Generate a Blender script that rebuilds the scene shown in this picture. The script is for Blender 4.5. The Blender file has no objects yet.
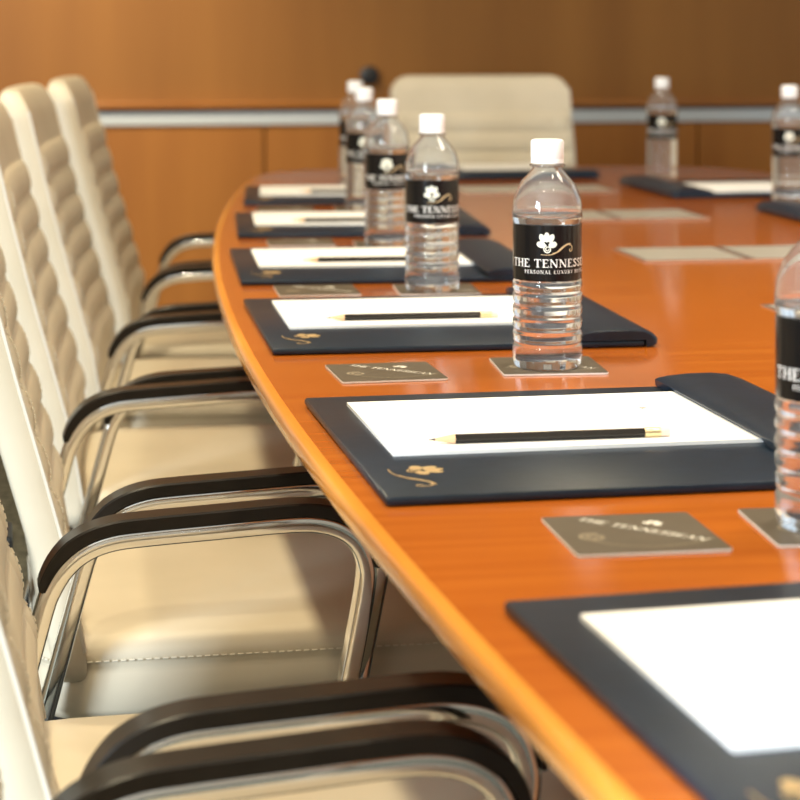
import bpy, bmesh, math, random
from mathutils import Vector, Matrix
random.seed(7)
S = bpy.context.scene
COL = S.collection
PI = math.pi

# ------------------------------------------------------------------ camera
AL = math.radians(9.0)                 # the camera looks 9 degrees right of the table's axis
CA, SA = math.cos(AL), math.sin(AL)
F = 2100.0                             # focal length in pixels of an 800 px frame
TZ = 0.74                              # table top height
CZ = TZ + 0.31                         # camera height

def W(X, d, z=0.0):
    """sideways distance X and distance d from the photographer's spot -> room coordinates"""
    return Vector((X * CA + d * SA, -X * SA + d * CA, z))

cd = bpy.data.cameras.new('camera')
cam = bpy.data.objects.new('camera', cd)
COL.objects.link(cam)
cam.location = (0, 0, CZ)
cam.rotation_euler = (PI / 2, 0, -AL)
cd.sensor_width = 36.0
cd.lens = 36.0 * F / 800.0
cd.shift_y = -372.0 / 800.0
cd.clip_start = 0.02
cd.dof.use_dof = True
cd.dof.focus_distance = 1.72
cd.dof.aperture_fstop = 8.8
S.camera = cam

# ------------------------------------------------------------------ world, lights, exposure
S.view_settings.view_transform = 'Standard'
S.view_settings.look = 'None'
S.view_settings.gamma = 1.0
S.view_settings.use_curve_mapping = False
S.view_settings.exposure = 0.08
wd = bpy.data.worlds.new('world')
S.world = wd
wd.use_nodes = True
wd.node_tree.nodes['Background'].inputs[0].default_value = (1.0, 0.9, 0.78, 1)
wd.node_tree.nodes['Background'].inputs[1].default_value = 0.02

def area(name, loc, rot, sx, sy, power, color, spread=PI):
    l = bpy.data.lights.new(name, 'AREA')
    l.shape = 'RECTANGLE'
    l.size, l.size_y = sx, sy
    l.energy = power
    l.color = color
    l.spread = spread
    o = bpy.data.objects.new(name, l)
    COL.objects.link(o)
    o.location = loc
    o.rotation_euler = rot
    return o

WARM = (1.0, 0.85, 0.56)
COOL = (0.76, 0.89, 1.0)
# daylight through the window in the left wall
area('daylight', (-2.57, -1.3, 1.55), (PI / 2, 0, -PI / 2), 1.6, 1.4, 370, COOL)
area('daylight', (3.6 - 0.03, 3.7, 1.55), (PI / 2, 0, PI / 2), 1.8, 1.4, 7, COOL)
# warm ceiling lamps: a row over the chairs, a weaker row over the table
for i, (x, y, p) in enumerate([(-0.35, 0.3, 19), (-0.35, 1.5, 19), (-0.35, 2.7, 19), (-0.35, 3.9, 18),
                               (0.95, 0.3, 7), (0.95, 1.5, 7), (0.95, 2.7, 4), (0.95, 3.9, 6)]):
    area('ceiling_lamp', (x, y, 2.68), (0, 0, 0), 0.14, 0.14, p, WARM)
# the broad ceiling panel over the far side of the table
area('ceiling_panel_light', (1.75, 2.2, 2.68), (0, 0, 0), 0.6, 0.9, 30, (1.0, 0.90, 0.76), math.radians(98))

def spot(name, loc, target, power, size, blend, color, radius=0.05):
    l = bpy.data.lights.new(name, 'SPOT')
    l.energy = power
    l.spot_size = size
    l.spot_blend = blend
    l.color = color
    l.shadow_soft_size = radius
    o = bpy.data.objects.new(name, l)
    COL.objects.link(o)
    o.location = loc
    o.rotation_euler = (Vector(target) - Vector(loc)).to_track_quat('-Z', 'Y').to_euler()
    return o

# ceiling downlights washing the far wall
spot('wall_washer', (-0.3, 4.7, 2.66), (-0.2, 6.35, 0.75), 270, 1.1, 1.0, WARM)

# ------------------------------------------------------------------ materials
def mat(name, base, rough=0.5, metal=0.0, spec=0.5, coat=0.0, coat_rough=0.05):
    m = bpy.data.materials.new(name)
    m.use_nodes = True
    b = m.node_tree.nodes['Principled BSDF']
    b.inputs['Base Color'].default_value = (*base, 1)
    b.inputs['Roughness'].default_value = rough
    b.inputs['Metallic'].default_value = metal
    b.inputs['Specular IOR Level'].default_value = spec
    b.inputs['Coat Weight'].default_value = coat
    b.inputs['Coat Roughness'].default_value = coat_rough
    return m

def nodes(m):
    return m.node_tree.nodes, m.node_tree.links, m.node_tree.nodes['Principled BSDF']

def noise_color(m, ca, cb, scale=(1, 1, 1), nscale=5.0, detail=4.0, lo=0.3, hi=0.7, bump=0.0, rot=(0, 0, 0)):
    N, L, b = nodes(m)
    tc = N.new('ShaderNodeTexCoord')
    mp = N.new('ShaderNodeMapping')
    mp.inputs['Scale'].default_value = scale
    mp.inputs['Rotation'].default_value = rot
    L.new(tc.outputs['Object'], mp.inputs[0])
    nz = N.new('ShaderNodeTexNoise')
    nz.inputs['Scale'].default_value = nscale
    nz.inputs['Detail'].default_value = detail
    L.new(mp.outputs[0], nz.inputs['Vector'])
    cr = N.new('ShaderNodeValToRGB')
    cr.color_ramp.elements[0].position = lo
    cr.color_ramp.elements[0].color = (*ca, 1)
    cr.color_ramp.elements[1].position = hi
    cr.color_ramp.elements[1].color = (*cb, 1)
    L.new(nz.outputs['Fac'], cr.inputs[0])
    L.new(cr.outputs[0], b.inputs['Base Color'])
    if bump:
        bp = N.new('ShaderNodeBump')
        bp.inputs['Strength'].default_value = bump
        bp.inputs['Distance'].default_value = 0.002
        L.new(nz.outputs['Fac'], bp.inputs['Height'])
        L.new(bp.outputs[0], b.inputs['Normal'])
    return m

M = {}
M['table'] = noise_color(mat('table_veneer', (0, 0, 0), 0.16, coat=0.35, coat_rough=0.12),
                         (0.42, 0.098, 0.009), (0.53, 0.145, 0.016), (1, 14, 1), 4.0, 5.0)
M['edge'] = noise_color(mat('table_edge_wood', (0, 0, 0), 0.22, coat=0.3),
                        (0.72, 0.27, 0.03), (0.82, 0.34, 0.05), (6, 1, 1), 4.0)
M['table_base'] = noise_color(mat('pedestal_veneer', (0, 0, 0), 0.4), (0.16, 0.05, 0.01), (0.24, 0.08, 0.02), (8, 8, 1), 3.0)
M['wall'] = noise_color(mat('wall_veneer', (0, 0, 0), 0.42, spec=0.35),
                        (0.25, 0.098, 0.019), (0.36, 0.152, 0.032), (2.2, 1, 0.16), 2.4, 8.0, 0.25, 0.75)
M['wall_low'] = noise_color(mat('wainscot_veneer', (0, 0, 0), 0.42, spec=0.35),
                            (0.31, 0.112, 0.020), (0.44, 0.175, 0.034), (2.2, 1, 0.2), 3.1, 8.0, 0.25, 0.75)
M['groove'] = mat('seam_and_rail_shade', (0.06, 0.025, 0.01), 0.6)  # panel seams, also the painted shade under the rail
M['rail'] = noise_color(mat('rail_wood', (0, 0, 0), 0.25, coat=0.3), (0.32, 0.11, 0.02), (0.42, 0.16, 0.03), (1, 6, 6), 3.0)
M['strip'] = mat('white_metal_strip', (0.62, 0.66, 0.70), 0.4, 0.1)
M['plaster'] = noise_color(mat('painted_plaster', (0, 0, 0), 0.85), (0.40, 0.34, 0.27), (0.44, 0.38, 0.30), nscale=2.0)
M['ceiling'] = noise_color(mat('ceiling_paint', (0, 0, 0), 0.9), (0.52, 0.49, 0.44), (0.56, 0.53, 0.48), nscale=2.0)
M['carpet'] = noise_color(mat('carpet', (0, 0, 0), 0.95, spec=0.1), (0.030, 0.033, 0.026), (0.25, 0.245, 0.19), nscale=38.0, detail=6.0, lo=0.36, hi=0.66, bump=0.6)
M['leather'] = noise_color(mat('ivory_leather', (0, 0, 0), 0.42, spec=0.4), (0.60, 0.53, 0.405), (0.66, 0.585, 0.455), nscale=9.0, bump=0.05)
M['stitch'] = mat('stitch_thread', (0.72, 0.66, 0.54), 0.7)
M['piping'] = mat('piping_leather', (0.66, 0.61, 0.52), 0.4)
M['chrome'] = mat('chrome', (0.82, 0.82, 0.82), 0.09, 1.0)
M['pad'] = noise_color(mat('black_armpad', (0, 0, 0), 0.3, spec=0.25), (0.012, 0.010, 0.009), (0.018, 0.015, 0.013), nscale=30.0)
M['plastic'] = mat('black_plastic', (0.012, 0.012, 0.013), 0.4)
M['desk_leather'] = noise_color(mat('navy_black_leather', (0, 0, 0), 0.34, spec=0.35), (0.007, 0.016, 0.030), (0.010, 0.021, 0.040), nscale=60.0, bump=0.08)
M['gold'] = mat('gold_foil', (0.80, 0.58, 0.30), 0.35, 0.6)
M['paper'] = noise_color(mat('note_paper', (0, 0, 0), 0.8, spec=0.2), (0.89, 0.885, 0.88), (0.91, 0.905, 0.90), nscale=3.0)
M['paper_print'] = mat('grey_print', (0.45, 0.42, 0.40), 0.8)
M['pencil'] = mat('black_lacquer', (0.010, 0.008, 0.007), 0.18)
M['pencil_wood'] = mat('bare_wood', (0.72, 0.47, 0.28), 0.7)
M['graphite'] = mat('graphite', (0.04, 0.04, 0.045), 0.4)
M['ferrule'] = mat('brass_ferrule', (0.86, 0.70, 0.42), 0.28, 0.8)
M['eraser'] = mat('cream_eraser', (0.85, 0.72, 0.60), 0.8)
M['coaster'] = noise_color(mat('taupe_card', (0, 0, 0), 0.5), (0.085, 0.066, 0.044), (0.10, 0.078, 0.052), nscale=40.0)
M['coaster_edge'] = mat('white_card_edge', (0.75, 0.73, 0.70), 0.8)
M['coaster_print'] = mat('pale_print', (0.80, 0.76, 0.68), 0.6)
M['coaster_scroll'] = mat('tan_print', (0.30, 0.245, 0.17), 0.6)
M['label'] = mat('black_label', (0.005, 0.005, 0.006), 0.16, spec=0.35)
M['white_ink'] = mat('white_ink', (0.86, 0.86, 0.84), 0.5)
M['cream_ink'] = mat('cream_ink', (0.82, 0.84, 0.74), 0.5)
M['gold_ink'] = mat('gold_ink', (0.62, 0.46, 0.26), 0.45)
M['cap'] = mat('white_cap', (0.86, 0.87, 0.89), 0.4)
M['metal_plate'] = mat('brushed_nickel', (0.68, 0.66, 0.58), 0.35, 0.7)
M['metal_trim'] = mat('polished_nickel', (0.78, 0.78, 0.78), 0.22, 0.9)
M['canvas'] = noise_color(mat('cream_canvas', (0, 0, 0), 0.8), (0.55, 0.48, 0.38), (0.62, 0.55, 0.45), nscale=3.0)
M['frame'] = mat('dark_frame', (0.03, 0.015, 0.008), 0.4)
M['white_paint'] = mat('white_paint', (0.75, 0.75, 0.73), 0.5)

def glassy(name, ior, rough=0.0, col=(1, 1, 1), trans=1.0):
    m = mat(name, col, rough)
    b = m.node_tree.nodes['Principled BSDF']
    b.inputs['Transmission Weight'].default_value = trans
    b.inputs['IOR'].default_value = ior
    return m
M['pet'] = glassy('clear_pet', 1.36, 0.0, (0.96, 0.985, 1.0), 0.95)
M['pane'] = glassy('window_pane', 1.05)

# ------------------------------------------------------------------ object helpers
def link(name, me, m, parent=None):
    o = bpy.data.objects.new(name, me)
    COL.objects.link(o)
    if m is not None and not me.materials:
        me.materials.append(m)
    if parent is not None:
        o.parent = parent
    return o

def obj(name, bm, m, parent=None, smooth=True, angle=40):
    me = bpy.data.meshes.new(name)
    bmesh.ops.recalc_face_normals(bm, faces=bm.faces[:])
    bm.to_mesh(me)
    bm.free()
    if smooth:
        me.polygons.foreach_set('use_smooth', [True] * len(me.polygons))
        me.set_sharp_from_angle(angle=math.radians(angle))
    return link(name, me, m, parent)

def thing(name, label, cat, loc=(0, 0, 0), rz=0.0, group=None):
    o = bpy.data.objects.new(name, None)
    o.empty_display_size = 0.05
    COL.objects.link(o)
    o.location = loc
    o.rotation_euler = (0, 0, rz)
    tag(o, label, cat, group)
    return o

def tag(o, label, cat, group=None):
    o['label'] = label
    o['category'] = cat
    if group:
        o['group'] = group
    return o

def struct(name, bm, m, parent=None, smooth=False):
    o = obj(name, bm, m, parent, smooth)
    if parent is None:
        o['kind'] = 'structure'
    return o

def dup(root, loc, rz, label, group=None):
    r = root.copy()
    COL.objects.link(r)
    r.location = loc
    r.rotation_euler = (0, 0, rz)
    r['label'] = label
    if group:
        r['group'] = group
    for ch in list(root.children):
        c = ch.copy()
        COL.objects.link(c)
        c.parent = r
        for g in list(ch.children):
            q = g.copy()
            COL.objects.link(q)
            q.parent = c
    return r

def add_box(bm, x0, x1, y0, y1, z0, z1, bev=0.0, seg=2):
    r = bmesh.ops.create_cube(bm, size=1.0)
    vs = r['verts']
    for v in vs:
        v.co = Vector(((x0 + x1) / 2 + v.co.x * (x1 - x0), (y0 + y1) / 2 + v.co.y * (y1 - y0), (z0 + z1) / 2 + v.co.z * (z1 - z0)))
    if bev > 0:
        es = list({e for v in vs for e in v.link_edges})
        bmesh.ops.bevel(bm, geom=es, offset=bev, segments=seg, affect='EDGES', profile=0.5)
    return bm

def box(x0, x1, y0, y1, z0, z1, bev=0.0):
    return add_box(bmesh.new(), x0, x1, y0, y1, z0, z1, bev)

def loops_mesh(bm, loops, close_a=True, close_b=True, closed=True):
    """bridge successive vertex rings"""
    rings = [[bm.verts.new(p) for p in lp] for lp in loops]
    n = len(rings[0])
    for a, b in zip(rings[:-1], rings[1:]):
        for i in range(n if closed else n - 1):
            j = (i + 1) % n
            bm.faces.new((a[i], a[j], b[j], b[i]))
    if close_a:
        bm.faces.new(rings[0][::-1])
    if close_b:
        bm.faces.new(rings[-1])
    return bm

def lathe(prof, n=32, bm=None, closed_profile=False):
    """prof: list of (r, z); r = 0 ends become poles"""
    bm = bm or bmesh.new()
    rings = []
    for r, z in prof:
        if r < 1e-6:
            rings.append([bm.verts.new((0, 0, z))])
        else:
            rings.append([bm.verts.new((r * math.cos(2 * PI * i / n), r * math.sin(2 * PI * i / n), z)) for i in range(n)])
    pairs = list(zip(rings[:-1], rings[1:]))
    if closed_profile:
        pairs.append((rings[-1], rings[0]))
    for a, b in pairs:
        for i in range(n):
            j = (i + 1) % n
            if len(a) == 1 and len(b) == 1:
                continue
            if len(a) == 1:
                bm.faces.new((a[0], b[j], b[i]))
            elif len(b) == 1:
                bm.faces.new((a[i], a[j], b[0]))
            else:
                bm.faces.new((a[i], a[j], b[j], b[i]))
    return bm

def rrect(hx, hy, r, n=5):
    """rounded rectangle outline, counter-clockwise"""
    r = min(r, hx, hy)
    out = []
    for cx, cy, a0 in ((hx - r, hy - r, 0), (-hx + r, hy - r, PI / 2), (-hx + r, -hy + r, PI), (hx - r, -hy + r, 1.5 * PI)):
        for i in range(n + 1):
            a = a0 + PI / 2 * i / n
            out.append((cx + r * math.cos(a), cy + r * math.sin(a)))
    return out

def sweep(bm, path, section, up=Vector((0, 1, 0)), offset=0.0, caps=True):
    """sweep a 2-D section (a along up, b along the in-plane normal) along a path lying in a plane perpendicular to up"""
    loops = []
    n = len(path)
    for i, p in enumerate(path):
        p = Vector(p)
        t = (Vector(path[min(i + 1, n - 1)]) - Vector(path[max(i - 1, 0)])).normalized()
        nn = up.cross(t).normalized()
        q = p + nn * offset
        loops.append([q + up * a + nn * b for a, b in section])
    return loops_mesh(bm, loops, caps, caps)

def arc(cx, cz, r, a0, a1, n, y=0.0):
    return [(cx + r * math.cos(a0 + (a1 - a0) * i / n), y, cz + r * math.sin(a0 + (a1 - a0) * i / n)) for i in range(n + 1)]

def tube(bm, path, r, n=8):
    """round tube along an arbitrary 3-D path"""
    loops = []
    N = len(path)
    ref = Vector((0.1, 0.2, 1)).normalized()
    for i, p in enumerate(path):
        t = (Vector(path[min(i + 1, N - 1)]) - Vector(path[max(i - 1, 0)])).normalized()
        a = t.cross(ref).normalized()
        b = t.cross(a)
        loops.append([Vector(p) + r * (math.cos(2 * PI * k / n) * a + math.sin(2 * PI * k / n) * b) for k in range(n)])
    return loops_mesh(bm, loops)

# ------------------------------------------------------------------ flat artwork: strokes, petals, letters
class Flat:
    def __init__(self):
        self.q = []                       # list of convex polygons
    def stroke(self, pts, w0, w1=None):
        w1 = w0 if w1 is None else w1
        n = len(pts)
        L, R = [], []
        for i, (x, y) in enumerate(pts):
            ax, ay = pts[max(i - 1, 0)]
            bx, by = pts[min(i + 1, n - 1)]
            tx, ty = bx - ax, by - ay
            l = math.hypot(tx, ty) or 1
            nx, ny = -ty / l, tx / l
            w = (w0 + (w1 - w0) * i / max(n - 1, 1)) / 2
            L.append((x + nx * w, y + ny * w))
            R.append((x - nx * w, y - ny * w))
        for i in range(n - 1):
            self.q.append([R[i], R[i + 1], L[i + 1], L[i]])
        return self
    def ellipse(self, cx, cy, rx, ry, rot=0.0, n=14):
        c, s = math.cos(rot), math.sin(rot)
        P = []
        for i in range(n):
            a = 2 * PI * i / n
            x, y = rx * math.cos(a), ry * math.sin(a)
            P.append((cx + x * c - y * s, cy + x * s + y * c))
        for i in range(n):
            self.q.append([(cx, cy), P[i], P[(i + 1) % n]])
        return self
    def put(self, other, sx=1.0, dx=0.0, dy=0.0, rot=0.0):
        c, s = math.cos(rot) * sx, math.sin(rot) * sx
        for p in other.q:
            self.q.append([(dx + x * c - y * s, dy + x * s + y * c) for x, y in p])
        return self
    def build(self, f, bm=None):
        bm = bm or bmesh.new()
        for p in self.q:
            vs = [bm.verts.new(f(x, y)) for x, y in p]
            bm.faces.new(vs)
        return bm

def cur(pts, n=6):
    """Catmull-Rom through the points"""
    P = [pts[0]] + list(pts) + [pts[-1]]
    out = []
    for i in range(1, len(P) - 2):
        for k in range(n):
            t = k / n
            q = []
            for c in (0, 1):
                a, b, cc, d = P[i - 1][c], P[i][c], P[i + 1][c], P[i + 2][c]
                q.append(0.5 * (2 * b + (cc - a) * t + (2 * a - 5 * b + 4 * cc - d) * t * t + (3 * b - a - 3 * cc + d) * t ** 3))
            out.append(tuple(q))
    out.append(tuple(pts[-1]))
    return out

TH, TN, SF = 0.17, 0.075, 0.06            # thick stem, thin stem, serif height (cap height = 1)

def ser(f, x, y, w=0.36):
    f.stroke([(x - w / 2, y), (x + w / 2, y)], SF)

def glyph(ch):
    f = Flat()
    b, t = SF / 2, 1 - SF / 2
    w = 0.7
    if ch == 'T':
        w = 0.78
        f.stroke([(w / 2, 0), (w / 2, 1)], TH); f.stroke([(0, t), (w, t)], 0.08); ser(f, w / 2, b, 0.4)
        f.stroke([(0.03, t), (0.03, t - 0.2)], 0.06); f.stroke([(w - 0.03, t), (w - 0.03, t - 0.2)], 0.06)
    elif ch == 'H':
        w = 0.86
        for x in (0.15, w - 0.15):
            f.stroke([(x, 0), (x, 1)], TH); ser(f, x, b); ser(f, x, t)
        f.stroke([(0.15, 0.52), (w - 0.15, 0.52)], 0.08)
    elif ch == 'E':
        w = 0.66
        f.stroke([(0.15, 0), (0.15, 1)], TH)
        f.stroke([(0, t), (w - 0.04, t)], 0.08); f.stroke([(0, b), (w, b)], 0.08); f.stroke([(0.15, 0.53), (w - 0.16, 0.53)], 0.08)
        f.stroke([(w - 0.06, t), (w - 0.06, t - 0.18)], 0.06); f.stroke([(w - 0.02, b), (w - 0.02, b + 0.2)], 0.06)
    elif ch == 'N':
        w = 0.9
        f.stroke([(0.13, 0), (0.13, 1)], TN); f.stroke([(w - 0.13, 0), (w - 0.13, 1)], TN)
        f.stroke([(0.12, 1), (w - 0.13, 0)], TH); ser(f, 0.13, b, 0.3); ser(f, 0.06, t, 0.2); ser(f, w - 0.13, t, 0.3)
    elif ch == 'S':
        w = 0.58
        f.stroke(cur([(0.5, 0.80), (0.40, 0.94), (0.24, 0.95), (0.11, 0.82), (0.14, 0.65), (0.30, 0.52), (0.45, 0.38), (0.47, 0.20), (0.34, 0.06), (0.18, 0.06), (0.07, 0.22)]), 0.135)
        f.stroke([(0.5, 0.74), (0.5, 0.97)], 0.05); f.stroke([(0.06, 0.03), (0.06, 0.28)], 0.05)
    elif ch == 'A':
        w = 0.86
        f.stroke([(0.10, 0), (0.42, 1)], TN); f.stroke([(0.40, 1), (0.74, 0)], TH)
        f.stroke([(0.2, 0.34), (0.62, 0.34)], 0.07); ser(f, 0.10, b, 0.26); ser(f, 0.74, b, 0.3)
    elif ch in 'PR':
        w = 0.66
        f.stroke([(0.15, 0), (0.15, 1)], TH); ser(f, 0.15, b); f.stroke([(0, t), (0.3, t)], SF)
        f.stroke(cur([(0.15, 0.95), (0.42, 0.93), (0.55, 0.75), (0.42, 0.55), (0.15, 0.5)]), 0.10)
        if ch == 'R':
            w = 0.72
            f.stroke([(0.32, 0.5), (0.66, 0.0)], TH)
    elif ch == 'O':
        w = 0.86
        f.stroke(cur([(0.43, 0.95), (0.14, 0.75), (0.09, 0.5), (0.14, 0.25), (0.43, 0.05), (0.72, 0.25), (0.77, 0.5), (0.72, 0.75), (0.43, 0.95)]), 0.12)
    elif ch == 'L':
        w = 0.62
        f.stroke([(0.15, 0), (0.15, 1)], TH); ser(f, 0.15, t); f.stroke([(0, b), (w, b)], 0.08); f.stroke([(w - 0.03, b), (w - 0.03, 0.2)], 0.06)
    elif ch == 'U':
        w = 0.84
        f.stroke(cur([(0.15, 1), (0.15, 0.35), (0.25, 0.1), (0.43, 0.05), (0.62, 0.1), (0.70, 0.35), (0.70, 1)]), 0.12)
        ser(f, 0.15, t); ser(f, 0.70, t, 0.28)
    elif ch == 'X':
        w = 0.8
        f.stroke([(0.1, 1), (0.7, 0)], TH); f.stroke([(0.68, 1), (0.1, 0)], TN)
    elif ch == 'Y':
        w = 0.78
        f.stroke([(0.08, 1), (0.39, 0.48)], TH); f.stroke([(0.70, 1), (0.39, 0.48)], TN); f.stroke([(0.39, 0), (0.39, 0.5)], TH); ser(f, 0.39, b)
    elif ch == ' ':
        w = 0.32
    return f, w

def text(s, length, cap, track=0.14):
    """lettering centred on the origin: total length and cap height given"""
    g = Flat()
    x = 0.0
    items = []
    for ch in s:
        f, w = glyph(ch)
        items.append((f, x))
        x += w + track
    tot = x - track
    sx = length / tot
    for f, x0 in items:
        for p in f.q:
            g.q.append([((x0 + px - tot / 2) * sx, py * cap) for px, py in p])
    return g

def blossom():
    f = Flat()
    f.ellipse(0, 0.30, 0.17, 0.30)
    f.ellipse(-0.27, 0.24, 0.17, 0.27, 0.45)
    f.ellipse(0.27, 0.24, 0.17, 0.27, -0.45)
    f.ellipse(-0.34, -0.14, 0.28, 0.19, -0.25)
    f.ellipse(0.36, -0.14, 0.26, 0.19, 0.25)
    return f

def spiral():
    f = Flat()
    pts = []
    for i in range(30):
        t = i / 29
        a = 0.6 - t * 3.6 * PI
        r = 0.05 + 0.20 * t
        pts.append((0.05 + r * math.cos(a), -0.28 + r * math.sin(a)))
    f.stroke(pts, 0.05, 0.07)
    return f

def scroll():
    f = Flat()
    f.stroke(cur([(-0.36, -0.60), (0.1, -0.62), (0.5, -0.52), (0.9, -0.20), (1.25, 0.0), (1.55, 0.04)], 8), 0.03, 0.06)
    f.stroke(cur([(0.35, -0.54), (0.7, -0.42), (1.05, -0.16), (1.35, -0.02), (1.62, -0.10), (1.66, -0.32), (1.54, -0.44), (1.46, -0.34), (1.56, -0.28)], 8), 0.07, 0.04)
    return f

# ------------------------------------------------------------------ room
YB, YF, XL, XR, H = 6.35, -3.0, -2.6, 3.6, 2.7
struct('floor', box(XL - 0.1, XR + 0.1, YF - 0.1, YB + 0.1, -0.1, 0.0), M['carpet'])
struct('ceiling', box(XL - 0.1, XR + 0.1, YF - 0.1, YB + 0.1, H, H + 0.1), M['ceiling'])

def panelled(x0, x1, z0, z1, y, seams, bm):
    xs = [x0] + seams + [x1]
    for a, b in zip(xs[:-1], xs[1:]):
        add_box(bm, a + 0.003, b - 0.003, y, y + 0.03, z0, z1, 0.002, 1)
    return bm

wb = struct('wall_back', box(XL - 0.1, XR + 0.1, YB + 0.025, YB + 0.12, 0, H), M['groove'])
struct('upper_panelling', panelled(XL, XR, 0.80, H, YB, [-1.35, 2.65], bmesh.new()), M['wall'], wb)
struct('wainscot_panelling', panelled(XL, XR, 0.0, 0.756, YB, [-2.0, -1.27, 0.59, 1.95, 2.7], bmesh.new()), M['wall_low'], wb)
tr = struct('trim_1', box(XL, XR, YB - 0.035, YB + 0.03, 0.808, 0.828, 0.004), M['rail'])
struct('rail_shade_strip', box(XL, XR, YB - 0.008, YB + 0.03, 0.797, 0.807), M['groove'], tr)  # dark strip standing in for the shadow beneath the rail
struct('trim_2', box(XL, XR, YB - 0.012, YB + 0.03, 0.758, 0.796, 0.002), M['strip'])
struct('baseboard_back', box(XL, XR, YB - 0.015, YB, 0, 0.1, 0.003), M['rail'])
wl = bmesh.new()
add_box(wl, XL - 0.1, XL, YF - 0.1, -2.14, 0, H)
add_box(wl, XL - 0.1, XL, -0.46, YB + 0.02, 0, H)
add_box(wl, XL - 0.1, XL, -2.14, -0.46, 0, 0.81)
add_box(wl, XL - 0.1, XL, -2.14, -0.46, 2.29, H)
struct('wall_left', wl, M['plaster'])
wr = bmesh.new()
add_box(wr, XR, XR + 0.1, YF - 0.1, 2.76, 0, H)
add_box(wr, XR, XR + 0.1, 4.64, YB + 0.02, 0, H)
add_box(wr, XR, XR + 0.1, 2.76, 4.64, 0, 0.81)
add_box(wr, XR, XR + 0.1, 2.76, 4.64, 2.29, H)
struct('wall_right', wr, M['plaster'])
struct('wall_front', box(XL - 0.1, XR + 0.1, YF - 0.1, YF, 0, H), M['plaster'])
def window(name, xa, xb, xg, y0, y1):
    wn = bpy.data.objects.new(name, None)
    COL.objects.link(wn)
    wn['kind'] = 'structure'
    fr = bmesh.new()
    for y in (y0 - 0.04, (y0 + y1) / 2 - 0.02, y1):
        add_box(fr, xa, xb, y, y + 0.04, 0.81, 2.29)
    for z in (0.81, 2.25):
        add_box(fr, xa, xb, y0, y1, z, z + 0.04)
    obj('window_frame', fr, M['white_paint'], wn, False)
    obj('window_glass', box(xg, xg + 0.006, y0, y1, 0.85, 2.25), M['pane'], wn, False)
window('window_1', XL - 0.08, XL + 0.01, XL - 0.05, -2.10, -0.50)
window('window_2', XR - 0.01, XR + 0.08, XR + 0.045, 2.80, 4.60)

# ------------------------------------------------------------------ conference table
X0 = 0.93
def ledge(y):
    return 0.165 + 0.0381 * (y - 1.985) ** 2
Y1, Y0 = 4.55, -0.58
def outline(inset=0.0):
    pts = []
    n = 44
    L = []
    for i in range(n + 1):
        y = Y0 + inset + (Y1 - Y0 - 2 * inset) * i / n
        L.append((ledge(y) + inset, y))
    bow = 0.07
    top = []
    xa = L[-1][0]
    for i in range(1, 12):
        t = i / 12
        x = xa + (2 * X0 - 2 * xa) * t
        top.append((x, Y1 - inset + bow * 4 * t * (1 - t)))
    R = [(2 * X0 - x, y) for x, y in reversed(L)]
    bot = [(x, Y1 + Y0 - y) for x, y in reversed(top)]
    return L + top + R + bot
def soft(pts, it=2):
    for _ in range(it):
        n = len(pts)
        pts = [(0.25 * pts[i - 1][0] + 0.5 * pts[i][0] + 0.25 * pts[(i + 1) % n][0],
                0.25 * pts[i - 1][1] + 0.5 * pts[i][1] + 0.25 * pts[(i + 1) % n][1]) for i in range(n)]
    return pts
def ring(inset, z):
    return [(x, y, z) for x, y in soft(outline(inset))]

table = thing('conference_table', 'long boat-shaped orange wood conference table set with pads and bottles', 'table', (0, 0, 0))
bm = loops_mesh(bmesh.new(), [ring(0.07, TZ - 0.045), ring(0.008, TZ - 0.015), ring(0.006, TZ - 0.0005), ring(0.008, TZ)][::1])
obj('tabletop', bm, M['table'], table, True, 30)
eb = loops_mesh(bmesh.new(), [ring(0.008, TZ - 0.0185), ring(0.002, TZ - 0.017), ring(0.0, TZ - 0.014), ring(0.0, TZ - 0.004), ring(0.0012, TZ - 0.001), ring(0.004, TZ + 0.0002), ring(0.009, TZ + 0.0003)], False, False)
obj('edge_band', eb, M['edge'], table, True, 60)
for yy in (0.7, 3.3):
    p = bmesh.new()
    add_box(p, X0 - 0.28, X0 + 0.28, yy - 0.35, yy + 0.35, 0.0, 0.09, 0.006)
    add_box(p, X0 - 0.22, X0 + 0.22, yy - 0.28, yy + 0.28, 0.09, TZ - 0.044, 0.004)
    obj('pedestal', p, M['table_base'], table, False)

def port(x0, x1, y0, y1, split):
    fr = bmesh.new()
    e = 0.007
    z0, z1 = TZ - 0.004, TZ + 0.0012
    add_box(fr, x0, x1, y0, y0 + e, z0, z1)
    add_box(fr, x0, x1, y1 - e, y1, z0, z1)
    add_box(fr, x0, x0 + e, y0 + e, y1 - e, z0, z1)
    add_box(fr, x1 - e, x1, y0 + e, y1 - e, z0, z1)
    add_box(fr, split - e, split + e, y0 + e, y1 - e, z0, z1)
    f = obj('cable_port', fr, M['metal_trim'], table, False)
    for a, b in ((x0 + e, split - e), (split + e, x1 - e)):
        lid = add_box(bmesh.new(), a + 0.001, b - 0.001, y0 + e + 0.001, y1 - e - 0.001, z0, TZ + 0.0008)
        obj('port_lid', lid, M['metal_plate'], f, False)
port(0.755, 1.055, 2.70, 2.865, 0.905)
port(0.735, 1.035, 3.30, 3.465, 0.885)
port(0.765, 1.065, 2.09, 2.255, 0.915)
port(0.735, 1.035, 3.87, 4.03, 0.885)
port(0.775, 1.075, 1.45, 1.62, 0.925)

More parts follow.
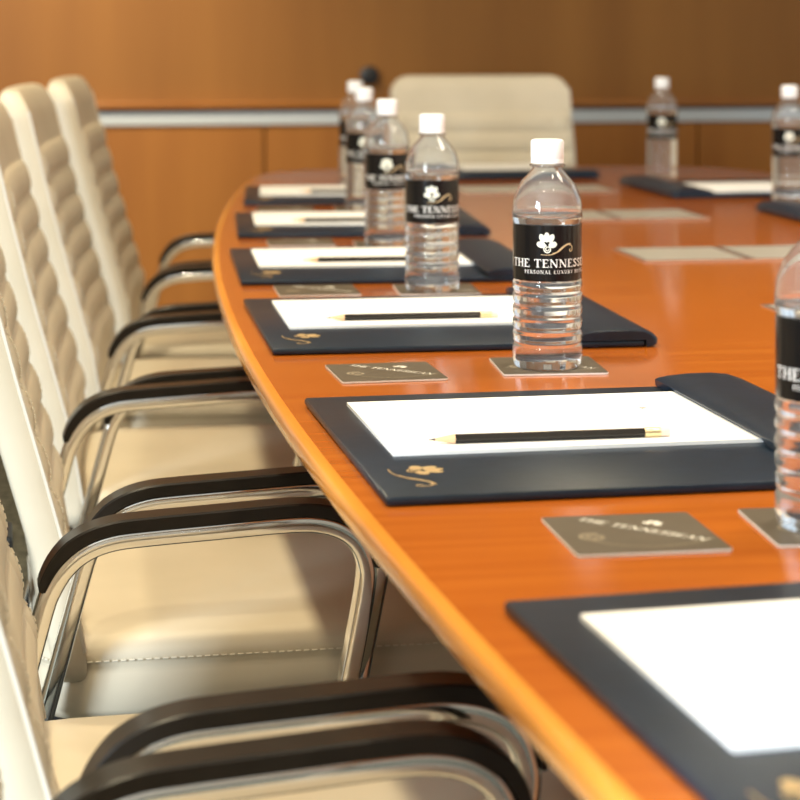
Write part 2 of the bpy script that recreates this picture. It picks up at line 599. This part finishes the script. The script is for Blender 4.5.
# ------------------------------------------------------------------ chair
CHW = 0.215                                # seat half width
def back_x(z):
    pts = [(0.44, -0.020), (0.50, -0.028), (0.58, -0.042), (0.66, -0.064), (0.74, -0.087), (0.82, -0.108), (0.90, -0.127), (0.98, -0.146)]
    for (za, xa), (zb, xb) in zip(pts[:-1], pts[1:]):
        if z <= zb:
            return xa + (xb - xa) * (z - za) / (zb - za)
    return pts[-1][1]

ZB0, ZB1 = 0.47, 0.960
ROW0, ROWH, NROW = 0.555, 0.0455, 7
def front_d(z, u):
    """how far the front leather stands out: gentle crown plus the pillowed quilting rows"""
    au = abs(u)
    d = 0.004 * (1 - au ** 4) - 0.0112 * (1 - u * u)
    t = (z - ROW0) / ROWH
    if 0 <= t < NROW:
        t = t % 1.0
        pil = (4 * t * (1 - t)) ** 0.6
        groove = min(1.0, abs(au - 0.80) / 0.03)
        edge = min(1.0, (1 - au) / 0.03)
        d += 0.0068 * pil * (0.35 + 0.65 * groove) * (0.15 + 0.85 * edge)
    return d

def back_loop(s):
    """cross-section of the backrest at height fraction s"""
    z = ZB0 + (ZB1 - ZB0) * s
    hw = 0.222 - 0.012 * s
    th0 = 0.029 + 0.017 * s ** 2.2
    th = th0
    rc = 0.045
    dz = z - (ZB1 - rc)
    if dz > 0:
        k = math.sqrt(max(1e-4, 1 - (dz / rc) ** 2))
        hw = hw - rc * (1 - k)
        th = th0 * (0.25 + 0.75 * k)
    db = ZB0 + 0.02 - z
    if db > 0:
        k = math.sqrt(max(1e-4, 1 - (db / 0.02) ** 2))
        hw -= 0.02 * (1 - k)
        th = th0 * (0.3 + 0.7 * k)
    xc = back_x(z) + 0.0165 - th0 / 2      # the front face stays put, the depth grows backwards
    Mn = 40
    P = []
    for i in range(Mn + 1):
        u = -1 + 2 * i / Mn
        P.append((xc + th / 2 + front_d(z, u), u * hw, z))
    for a in (0.5, 0.0, -0.5):
        P.append((xc + a * th * 0.8, hw + 0.004 * (1 - abs(a)), z))
    for i in range(7):
        u = 1 - 2 * i / 6
        P.append((xc - th / 2 - 0.010 * (1 - u * u), u * hw, z))
    for a in (-0.5, 0.0, 0.5):
        P.append((xc + a * th * 0.8, -hw - 0.004 * (1 - abs(a)), z))
    return P

def make_chair(label):
    c = thing('conference_chair', label, 'chair', (0, 0, 0), 0, 'ivory leather chairs along the left side of the table')
    # seat cushion: stacked outlines
    cx, hx, hy = 0.180, 0.215, CHW
    prof = [(0.03, 0.432), (0.008, 0.436), (0.0, 0.446), (0.0, 0.478), (0.0035, 0.4835), (0.0005, 0.488), (0.002, 0.495),
            (0.008, 0.503), (0.022, 0.508), (0.06, 0.5105), (0.12, 0.5115), (0.19, 0.512)]
    loops = []
    for ins, z in prof:
        loops.append([(cx + x, y, z) for x, y in rrect(hx - ins, hy - ins, max(0.045 - ins * 0.3, 0.012), 6)])
    seat = obj('seat', loops_mesh(bmesh.new(), loops), M['leather'], c, True, 70)
    st = bmesh.new()
    per = [(cx + x, y) for x, y in rrect(hx + 0.0008, hy + 0.0008, 0.045, 6)]
    per.append(per[0])
    seg = []
    for (xa, ya), (xb, yb) in zip(per[:-1], per[1:]):
        l = math.hypot(xb - xa, yb - ya)
        k = max(1, round(l / 0.0075))
        for i in range(k):
            ta, tb = (i + 0.18) / k, (i + 0.82) / k
            seg.append(((xa + (xb - xa) * ta, ya + (yb - ya) * ta), (xa + (xb - xa) * tb, ya + (yb - ya) * tb)))
    for (xa, ya), (xb, yb) in seg:
        tube(st, [(xa, ya, 0.4895), (xb, yb, 0.4895)], 0.0009, 5)
    obj('stitching', st, M['stitch'], seat, False)
    # backrest
    n = 210
    bk = obj('backrest', loops_mesh(bmesh.new(), [back_loop(i / n) for i in range(n + 1)]), M['leather'], c, True, 55)
    for s in (-1, 1):
        pth = []
        for i in range(40):
            z = 0.50 + 0.43 * i / 39
            hw = 0.222 - 0.012 * (z - ZB0) / (ZB1 - ZB0)
            pth.append((back_x(z) + 0.0160, s * (hw + 0.0005), z))
        obj('piping', tube(bmesh.new(), pth, 0.0022, 6), M['piping'], bk)
    for s in (-1, 1):
        sd = bmesh.new()
        for i in range(62):
            z = 0.505 + 0.42 * i / 61
            hw = (0.222 - 0.012 * (z - ZB0) / (ZB1 - ZB0)) * 0.965
            x = back_x(z) + 0.0167 + front_d(z, 0.965)
            tube(sd, [(x, s * hw, z), (back_x(z + 0.0042) + 0.0167 + front_d(z + 0.0042, 0.965), s * hw, z + 0.0042)], 0.0006, 5)
        obj('stitching', sd, M['stitch'], bk, False)
    # arms
    sec = rrect(0.0115, 0.0075, 0.0035, 3)
    for s in (-1, 1):
        y = s * 0.243
        key = [(-0.045, 0.415), (-0.022, 0.50), (0.000, 0.582), (0.0075, 0.603), (0.019, 0.6205), (0.035, 0.633), (0.056, 0.640), (0.085, 0.6425),
               (0.14, 0.6450), (0.20, 0.6475), (0.226, 0.6460), (0.245, 0.6395), (0.258, 0.6285), (0.265, 0.6130), (0.266, 0.595), (0.258, 0.55), (0.244, 0.48), (0.231, 0.415)]
        arm = [(x + 0.006, y, z - 0.006) for x, z in cur(key, 5)]
        a = obj('armrest', sweep(bmesh.new(), arm, sec), M['chrome'], c, True, 60)
        pp = arm[14:68]
        m = len(pp)
        loops = []
        for i, p in enumerate(pp):
            t = (Vector(pp[min(i + 1, m - 1)]) - Vector(pp[max(i - 1, 0)])).normalized()
            nn = Vector((0, 1, 0)).cross(t).normalized() * -1
            e = min(i, m - 1 - i)
            k = 0.35 + 0.65 * min(1.0, e / 9) ** 0.6      # thins out at both ends
            loops.append([Vector(p) + Vector((0, q * 0.0140, 0)) + nn * (0.0070 + h * 0.0105 * k)
                          for q, h in ((-1, 0.0), (1, 0.0), (1, 0.86), (0.9, 1.0), (-0.9, 1.0), (-1, 0.86))])
        obj('arm_pad', loops_mesh(bmesh.new(), loops), M['pad'], a, True, 24)
    # underside, column, base
    u = bmesh.new()
    for x in (-0.044, 0.232):
        add_box(u, x - 0.016, x + 0.016, -0.25, 0.25, 0.406, 0.418, 0.004)
    obj('cross_bar', u, M['chrome'], c, False)
    u = bmesh.new()
    add_box(u, -0.06, 0.34, -0.17, 0.17, 0.417, 0.436, 0.006)
    add_box(u, 0.09, 0.28, -0.09, 0.09, 0.36, 0.406, 0.01)
    obj('seat_pan', u, M['plastic'], c, False)
    u = bmesh.new()
    add_box(u, -0.085, -0.073, -0.035, 0.035, 0.418, 0.56, 0.004)
    obj('back_bracket', u, M['plastic'], c, False)
    obj('column', lathe([(0, 0.07), (0.034, 0.07), (0.034, 0.20), (0.024, 0.205), (0.024, 0.37), (0, 0.37)], 20), M['chrome'], c)
    for o in c.children:
        if o.name.startswith('column'):
            o.location = (0.185, 0, 0)
    for k in range(5):
        a = 2 * PI * k / 5 + 0.3
        ca, sa = math.cos(a), math.sin(a)
        lp = []
        for r, w, zt, zb in ((0.0, 0.03, 0.115, 0.075), (0.06, 0.024, 0.112, 0.078), (0.20, 0.019, 0.092, 0.070), (0.275, 0.016, 0.078, 0.062)):
            lp.append([(0.185 + r * ca - q * w * sa, r * sa + q * w * ca, z) for q, z in ((-1, zb), (1, zb), (1, zt - 0.006), (0.6, zt), (-0.6, zt), (-1, zt - 0.006))])
        leg = obj('base_leg', loops_mesh(bmesh.new(), lp), M['plastic'], c, True, 40)
        cs = bmesh.new()
        for q in (-1, 1):
            w = lathe([(0, -0.008), (0.024, -0.008), (0.028, -0.003), (0.028, 0.003), (0.024, 0.008), (0, 0.008)], 18)
            w.transform(Matrix.Translation((0.185 + 0.262 * ca - q * 0.014 * sa, 0.262 * sa + q * 0.014 * ca, 0.028)) @ Matrix.Rotation(a, 4, 'Z') @ Matrix.Rotation(PI / 2, 4, 'X'))
            tmp = bpy.data.meshes.new('t'); w.to_mesh(tmp); w.free(); cs.from_mesh(tmp); bpy.data.meshes.remove(tmp)
        add_box(cs, 0.185 + 0.262 * ca - 0.006, 0.185 + 0.262 * ca + 0.006, 0.262 * sa - 0.006, 0.262 * sa + 0.006, 0.02, 0.066)
        obj('caster', cs, M['plastic'], leg, True, 40)
    return c

CHAIRS = [  # sideways X, distance, facing slope, label
    (-0.250, 1.455, 0.22, 'ivory leather armchair with its quilted back in the bottom left corner'),
    (-0.335, 2.065, 0.19, 'ivory leather armchair whose seat and near side seam show below two crossing armrests'),
    (-0.381, 2.65, 0.13, 'ivory leather armchair third from the back wall, between the two whose back tops show beyond it'),
    (-0.421, 3.25, 0.08, 'ivory leather armchair second from the back wall on the table\'s left side'),
    (-0.457, 3.80, 0.07, 'ivory leather armchair closest to the back wall on the table\'s left side'),
    (-0.150, 0.885, 0.26, 'ivory armchair mostly out of frame, only its black armrest shows along the bottom edge'),
]
CHAIRS[2] = CHAIRS[2][:3] + ('ivory leather armchair third from the back wall on the table\'s left side',)
BACKS = (0.018, 0.020, -0.010, -0.022, -0.006, 0.03)
proto = make_chair(CHAIRS[0][3])
for i, (X, d, s, lab) in enumerate(CHAIRS):
    loc = W(X + 0.008, d, 0)
    rz = math.atan(s) - AL
    if i == 0:
        proto.location = loc
        proto.rotation_euler = (0, 0, rz)
        ch = proto
    else:
        ch = dup(proto, loc, rz, lab)
    for o in ch.children:                  # each back is reclined a little differently
        if o.name.split('.')[0] in ('backrest', 'back_bracket'):
            o.location.x = BACKS[i]
for y in (0.55, 1.2, 1.85, 2.5, 3.15, 3.8):   # the other side of the table
    rz = PI - math.atan(2 * 0.0381 * (y - 1.985))
    dup(proto, (2 * 0.93 - 0.165 - 0.0381 * (y - 1.985) ** 2 + 0.16, y, 0), rz, 'ivory leather armchair on the right side of the table, outside the frame', 'ivory leather chairs along the right side of the table')
hc = dup(proto, W(0.207, 4.83, 0), -PI / 2 - 0.02, 'ivory leather armchair at the head of the table facing the camera, behind the bottles')
del hc['group']
for ch in hc.children:              # this chair's gas lift is set a little lower
    if ch.name.split('.')[0] not in ('base_leg', 'column'):
        ch.location.z -= 0.022
    if ch.name.split('.')[0] in ('backrest', 'back_bracket'):
        ch.location.x = 0.0

# ------------------------------------------------------------------ desk pads
PW, PD, PT = 0.292, 0.372, 0.007           # leather board across, along, thick; local x across the table, y = away from the camera
def make_pad(label):
    p = thing('desk_pad', label, 'desk pad', (0, 0, TZ), 0, 'black leather desk pads around the table')
    bd = add_box(bmesh.new(), 0, PW + 0.07, -PD, 0, 0.0008, PT, 0.0022, 2)
    obj('board', bd, M['desk_leather'], p)
    # raised flap on the side facing the table's middle
    cr = [(0.300, 0.0112), (0.2995, 0.0128), (0.302, 0.0145), (0.310, 0.0163), (0.328, 0.0178), (0.348, 0.0178), (0.362, 0.0163),
          (0.372, 0.0130), (0.377, 0.0080), (0.3765, 0.0030), (0.372, 0.0009), (0.3635, 0.0009), (0.3635, 0.0100), (0.355, 0.0112), (0.33, 0.0112)]
    loops = []
    cxx = 0.33
    for y, k, low in ((0.0, 0.80, 1), (-0.003, 0.93, 1), (-0.010, 1.0, 1), (-0.030, 1.0, 1), (-0.040, 1.0, 0), (-0.15, 1.0, 0), (-0.252, 1.0, 0), (-0.264, 1.0, 1),
                      (-PD + 0.010, 1.0, 1), (-PD + 0.003, 0.93, 1), (-PD, 0.80, 1)):
        lp = []
        for n_, (x, z) in enumerate(cr):
            if low and n_ in (0, 12, 13, 14):
                z = 0.0073
            zz = 0.0112 + (z - 0.0112) * k if z > 0.0112 else z
            lp.append((cxx + (x - cxx) * (0.5 + 0.5 * k) if x > 0.364 else x, y, zz))
        loops.append(lp)
    obj('flap', loops_mesh(bmesh.new(), loops), M['desk_leather'], p, True, 50)
    # gold crest on the front strip, read from the chair
    f = Flat()
    rot = -PI / 2 + 0.1
    f.put(blossom(), 0.024, 0.040, -0.296, rot)
    f.put(spiral(), 0.024, 0.040, -0.296, rot)
    f.put(scroll(), 0.028, 0.034, -0.299, rot)
    obj('crest', f.build(lambda x, y: (x, y, PT + 0.0003)), M['gold'], p, False)
    return p

PADS = [  # left far corner X, d, slope of its left side, label
    (0.0545, 1.112, 0.24, 'black leather desk pad nearest the camera in the lower right corner'),
    (-0.0785, 1.722, 0.19, 'black leather desk pad with sharp pencil and raised flap, second from the camera'),
    (-0.1755, 2.352, 0.150, 'black leather desk pad just behind the sharpest water bottle'),
    (-0.235, 2.89, 0.12, 'black leather desk pad fourth along the left side, its flap behind the second bottle'),
    (-0.272, 3.457, 0.09, 'black leather desk pad fifth along the left side, second from the far end'),
    (-0.2955, 4.03, 0.06, 'black leather desk pad sixth along the left side, nearest the far left corner'),
]
pad0 = make_pad(PADS[0][3])
for i, (X, d, s, lab) in enumerate(PADS):
    loc, rz = W(X, d, TZ), math.atan(s) - AL
    if i == 0:
        pad0.location, pad0.rotation_euler = loc, (0, 0, rz)
    else:
        dup(pad0, loc, rz, lab)
# right hand side: turned round so the flap faces the middle;  origin is then its near right corner
def right_pad(flapX, flapd, s, lab):
    rz = PI - AL + math.atan(s)
    ex, ey = Vector((math.cos(rz), math.sin(rz), 0)), Vector((-math.sin(rz), math.cos(rz), 0))
    o = W(flapX, flapd, TZ) - ex * 0.377 + ey * PD
    dup(pad0, o, rz, lab)
    return o, rz
rp1 = right_pad(0.432, 4.17, 0.17, 'black leather desk pad on the far right in front of the lone bottle')
rp2 = right_pad(0.60, 3.56, 0.17, 'black leather desk pad cut off by the right frame edge below the far right bottle')
# head of the table
hrz = -PI / 2 - 0.0
hp_loc = Vector((1.08, 4.57, TZ))
dup(pad0, hp_loc, hrz, 'black leather desk pad at the far end in front of the head chair')

# ------------------------------------------------------------------ note paper
def make_paper(label):
    p = thing('note_paper', label, 'paper', (0, 0, 0), 0, 'white note paper pads on the desk pads')
    obj('sheets', add_box(bmesh.new(), 0, 0.288, -0.203, 0, 0.0, 0.0028), M['paper'], p, False)
    f = Flat()
    f.put(blossom(), 0.006, 0.225, -0.068, -PI / 2)
    f.put(scroll(), 0.006, 0.225, -0.068, -PI / 2)
    obj('crest', f.build(lambda x, y: (x, y, 0.0031)), M['paper_print'], p, False)
    return p
PX, PY = 0.028, -0.045
def on_pad(loc, rz, x, y, z):
    return Vector(loc) + Vector((x * math.cos(rz) - y * math.sin(rz), x * math.sin(rz) + y * math.cos(rz), z))
PLAB = ['white note paper on the nearest desk pad, cut by the right frame edge',
        'white note paper under the sharpest pencil, crisp edges',
        'white note paper on the desk pad directly behind the sharpest bottle',
        'white note paper fourth along the left side, with a thin dark pencil line',
        'white note paper fifth along the left side, second from the far end',
        'white note paper sixth along the left side, nearest the far left corner']
paper0 = make_paper(PLAB[0])
for i, (X, d, s, lab) in enumerate(PADS):
    rz = math.atan(s) - AL
    loc = on_pad(W(X, d, TZ), rz, PX, PY, PT + 0.0002)
    if i == 0:
        paper0.location, paper0.rotation_euler = loc, (0, 0, rz)
    else:
        dup(paper0, loc, rz, PLAB[i])
dup(paper0, on_pad(rp1[0], rp1[1], PX, PY, PT + 0.0002), rp1[1], 'white note paper on the far right desk pad beside the lone slim bottle')
dup(paper0, on_pad(hp_loc, hrz, PX, PY, PT + 0.0002), hrz, 'white note paper at the far end in front of the head chair')

# ------------------------------------------------------------------ pencils
def make_pencil(label):
    p = thing('pencil', label, 'pencil', (0, 0, 0), 0, 'black pencils on the note paper')
    R6 = 0.0036
    def hexl(x, r):
        return [(x, r * math.cos(PI / 3 * k), r * math.sin(PI / 3 * k)) for k in range(6)]
    obj('shaft', loops_mesh(bmesh.new(), [hexl(0.019, R6), hexl(0.162, R6)]), M['pencil'], p, False)
    def cyl(x0, r0, x1, r1, n=14):
        return loops_mesh(bmesh.new(), [[(x, r * math.cos(2 * PI * k / n), r * math.sin(2 * PI * k / n)) for k in range(n)] for x, r in ((x0, r0), (x1, r1))])
    obj('wood_tip', cyl(0.0045, 0.0009, 0.0195, 0.0036), M['pencil_wood'], p)
    obj('lead', cyl(0.0, 0.0002, 0.005, 0.0010), M['graphite'], p)
    obj('ferrule', cyl(0.161, 0.0037, 0.173, 0.0037), M['ferrule'], p)
    obj('eraser', cyl(0.1725, 0.0034, 0.180, 0.0032), M['eraser'], p)
    g = Flat()
    t1 = text('PERSONAL LUXURY', 0.030, 0.0020)
    g.put(t1, 1, 0.125, 0.0)
    g.put(text('THE TENNESSEAN', 0.028, 0.0022), 1, 0.075, 0.0)
    zf = R6 * math.cos(PI / 6) + 0.00015
    obj('imprint', g.build(lambda x, y: (x, y - 0.0011, zf)), M['gold_ink'], p, False)
    p_rot = None
    return p
PENLAB = {1: 'sharpest black pencil, its brass ferrule clear, on the second desk pad from the camera',
          2: 'black pencil on the paper behind the sharpest bottle',
          3: 'black pencil on the fourth paper along the left side',
          4: 'black pencil on the fifth paper along the left side',
          5: 'black pencil on the sixth paper, nearest the far left corner'}
pen0 = make_pencil(PENLAB[1])
for i in range(1, 6):
    X, d, s, lab = PADS[i]
    rz = math.atan(s) - AL
    px, py = {1: (0.058, -0.224), 2: (0.068, -0.215), 3: (0.085, -0.215), 4: (0.085, -0.222), 5: (0.10, -0.222)}[i]
    loc = on_pad(W(X, d, TZ), rz, px, py, PT + 0.0030 + 0.0034)
    r = rz + {1: -0.02, 2: 0.0, 3: 0.0, 4: 0.0, 5: 0.0}[i]
    if i == 1:
        pen0.location, pen0.rotation_euler = loc, (0, 0, r)
    else:
        dup(pen0, loc, r, PENLAB[i])

# ------------------------------------------------------------------ coasters
def make_coaster(label):
    c = thing('coaster', label, 'coaster', (0, 0, TZ), 0, 'square taupe drink coasters')
    h = 0.0475
    o = [[(x, y, z) for x, y in rrect(h, h, 0.003, 3)] for z in (0.0003, 0.0018)]
    card = obj('card', loops_mesh(bmesh.new(), o), M['coaster_edge'], c, False)
    obj('face', loops_mesh(bmesh.new(), [[(x, y, z) for x, y in rrect(h - 0.0003, h - 0.0003, 0.003, 3)] for z in (0.0017, 0.0021)]), M['coaster'], c, False)
    f = Flat()
    rot = -PI / 4
    f.put(text('THE TENNESSEAN', 0.090, 0.0078, 0.10), 1, 0.004, 0.004, rot)
    f.put(blossom(), 0.011, 0.0175, 0.0205, rot)
    obj('lettering', f.build(lambda x, y: (x, y, 0.0023)), M['coaster_print'], c, False)
    g = Flat()
    obj('spiral', Flat().put(spiral(), 0.036, -0.022, 0.0, rot).build(lambda x, y: (x, y, 0.0023)), M['coaster_scroll'], c, False)
    g.stroke(cur([(-0.033, -0.012), (-0.02, -0.028), (0.005, -0.036), (0.03, -0.030), (0.044, -0.02)]), 0.0014)
    obj('swirl', g.build(lambda x, y: (x, y, 0.0023)), M['coaster_scroll'], c, False)
    return c
COASTERS = [  # X, d, slope, label
    (-0.013, 1.884, 0.20, 'empty taupe coaster just behind the second desk pad from the camera'),
    (0.135, 1.920, 0.10, 'taupe coaster under the sharpest water bottle'),
    (0.143, 1.282, 0.16, 'empty taupe coaster in front of the desk pad with the sharpest pencil'),
    (0.268, 1.303, 0.10, 'taupe coaster under the bottle cut by the right frame edge'),
    (-0.098, 2.470, 0.14, 'empty taupe coaster just behind the third desk pad'),
    (0.043, 2.480, 0.10, 'taupe coaster under the second bottle from the sharpest'),
    (-0.143, 3.02, 0.10, 'empty taupe coaster behind the fourth desk pad'),
    (-0.017, 3.00, 0.08, 'taupe coaster under the third bottle along the left side'),
    (-0.195, 3.58, 0.08, 'empty taupe coaster behind the fifth desk pad'),
    (-0.063, 3.58, 0.08, 'taupe coaster under the second bottle from the far end'),
]
COASTERS[5] = COASTERS[5][:3] + ('taupe coaster under the bottle just behind and left of the sharpest bottle',)
co0 = make_coaster(COASTERS[0][3])
for i, (X, d, s, lab) in enumerate(COASTERS):
    loc, rz = W(X, d, TZ), math.atan(s) - AL
    if i == 0:
        co0.location, co0.rotation_euler = loc, (0, 0, rz)
    else:
        dup(co0, loc, rz, lab)

# ------------------------------------------------------------------ water bottles
BR = 0.0317
def bottle_profile():
    P = [(0.0, 0.004), (0.018, 0.003), (0.024, 0.0005), (0.0275, 0.0), (0.0300, 0.002), (0.0314, 0.006), (BR, 0.012), (BR, 0.020)]
    z = 0.020
    for k in range(5):                      # ribs
        P += [(BR - 0.0003, z + 0.0012), (BR - 0.0014, z + 0.0030), (BR - 0.0014, z + 0.0042), (BR - 0.0003, z + 0.0060), (BR, z + 0.0075), (BR, z + 0.0108)]
        z += 0.0116
    P += [(BR - 0.0008, 0.0790), (BR - 0.0010, 0.0800), (BR - 0.0010, 0.1312), (BR - 0.0006, 0.1325), (BR + 0.0002, 0.1350), (BR, 0.1420),
          (0.0312, 0.1490), (0.0302, 0.1540), (0.0285, 0.1595), (0.0260, 0.1650), (0.0225, 0.1700), (0.0185, 0.1745), (0.0155, 0.1780), (0.0140, 0.1800), (0.0134, 0.1815)]
    P += [(0.0162, 0.1825), (0.0162, 0.1840), (0.0132, 0.1848), (0.0128, 0.2000)]
    return P
def make_bottle(label):
    b = thing('water_bottle', label, 'bottle', (0, 0, TZ), 0, 'clear water bottles with black labels')
    P = bottle_profile()
    wall, zw = 0.0007, 0.1365              # clear plastic filled to the shoulder with water, air above
    inner = [(r - wall, z) for r, z in P if z > zw]
    prof = P + inner[::-1] + [(BR - wall, zw + 0.0006), (BR - wall - 0.002, zw), (0.0, zw - 0.0002)]
    obj('bottle_body', lathe(prof, 64), M['pet'], b, True, 80)
    # label sleeve
    lr = BR - 0.0003
    n = 48
    lb = lathe([(lr - 0.0004, 0.0808), (lr, 0.0808), (lr, 0.1308), (lr - 0.0004, 0.1308)], n, closed_profile=True)
    lab = obj('label', lb, M['label'], b, True, 60)
    R = lr + 0.00025
    def wrap(u, v):                          # u arc length, 0 faces local -y
        a = -PI / 2 + u / R
        return (R * math.cos(a), R * math.sin(a), v)
    t = text('THE TENNESSEAN', 0.0985, 0.0072, 0.13)
    s = text('PERSONAL LUXURY HOTEL', 0.066, 0.0031, 0.22)
    f = Flat()
    f.put(t, 1, 0.0110, 0.0935)
    f.put(s, 1, 0.0110, 0.0878)
    obj('lettering', f.build(wrap), M['white_ink'], lab, False)
    f = Flat().put(blossom(), 0.0150, -0.0005, 0.1160)
    f.put(spiral(), 0.0150, -0.0005, 0.1140)
    obj('blossom', f.build(wrap), M['cream_ink'], lab, False)
    f = Flat().put(scroll(), 0.0150, -0.0005, 0.1140)
    obj('scroll', f.build(wrap), M['gold_ink'], lab, False)
    # ribbed cap
    cp = []
    nn = 72
    for r, z, rib in ((0.0151, 0.1853, 0), (0.0151, 0.1885, 0), (0.0148, 0.1888, 0), (0.0148, 0.1893, 1), (0.0148, 0.2045, 1), (0.0142, 0.2060, 0), (0.0128, 0.2068, 0), (0.008, 0.2070, 0)):
        cp.append([((r + (0.0004 if rib and k % 2 else 0)) * math.cos(2 * PI * k / nn), (r + (0.0004 if rib and k % 2 else 0)) * math.sin(2 * PI * k / nn), z) for k in range(nn)])
    obj('cap', loops_mesh(bmesh.new(), cp), M['cap'], b, True, 35)
    return b
BOTTLES = [  # X, d, lift (coaster), label
    (0.135, 1.924, 0.0021, 'sharpest water bottle, standing on a coaster in the middle of the picture'),
    (0.2655, 1.306, 0.0021, 'water bottle cut in half by the right frame edge'),
    (0.038, 2.485, 0.0021, 'blurred water bottle just behind and left of the sharpest one'),
    (-0.0185, 3.00, 0.0021, 'blurred water bottle third in the left row, counted from the sharpest bottle'),
    (-0.061, 3.58, 0.0021, 'blurred water bottle second from the far end of the left row'),
    (-0.088, 4.12, 0.0, 'farthest and smallest bottle of the left row'),
    (0.549, 4.40, 0.0, 'lone water bottle against the back wall right of the head chair'),
    (0.705, 3.80, 0.0, 'water bottle at the far right, beside the right frame edge'),
]
b0 = make_bottle(BOTTLES[0][3])
for i, (X, d, dz, lab) in enumerate(BOTTLES):
    X, d = X * 0.993, d * 0.993
    loc, rz = W(X, d, TZ + dz), -AL - math.atan2(X, d)
    if i == 0:
        b0.location, b0.rotation_euler = loc, (0, 0, rz)
    else:
        dup(b0, loc, rz, lab)

# ------------------------------------------------------------------ far wall fittings
pic = thing('framed_picture', 'pale canvas in a dark frame hung on the far wood wall', 'picture', (0, 0, 0))
def picture(x0, x1, z0, z1):
    fr = bmesh.new()
    add_box(fr, x0, x1, YB - 0.035, YB - 0.001, z0, z0 + 0.03)
    add_box(fr, x0, x1, YB - 0.035, YB - 0.001, z1 - 0.03, z1)
    add_box(fr, x0, x0 + 0.03, YB - 0.035, YB - 0.001, z0 + 0.03, z1 - 0.03)
    add_box(fr, x1 - 0.03, x1, YB - 0.035, YB - 0.001, z0 + 0.03, z1 - 0.03)
    obj('frame', fr, M['frame'], pic, False)
    obj('canvas', box(x0 + 0.03, x1 - 0.03, YB - 0.022, YB - 0.002, z0 + 0.03, z1 - 0.03), M['canvas'], pic, False)
pw = W(0.17, 6.3)
picture(pw.x - 0.02, pw.x + 0.62, 1.34, 1.80)
kx = W(-0.10, 6.45)
kn = lathe([(0, 0), (0.028, 0), (0.03, 0.006), (0.012, 0.012), (0.012, 0.03), (0.024, 0.036), (0.024, 0.05), (0, 0.054)], 20)
kn.transform(Matrix.Translation((kx.x, YB, 0.905)) @ Matrix.Rotation(PI / 2, 4, 'X'))
k = obj('wall_knob', kn, M['plastic'], None)
tag(k, 'small black knob on the far wood wall behind the bottle caps', 'knob')
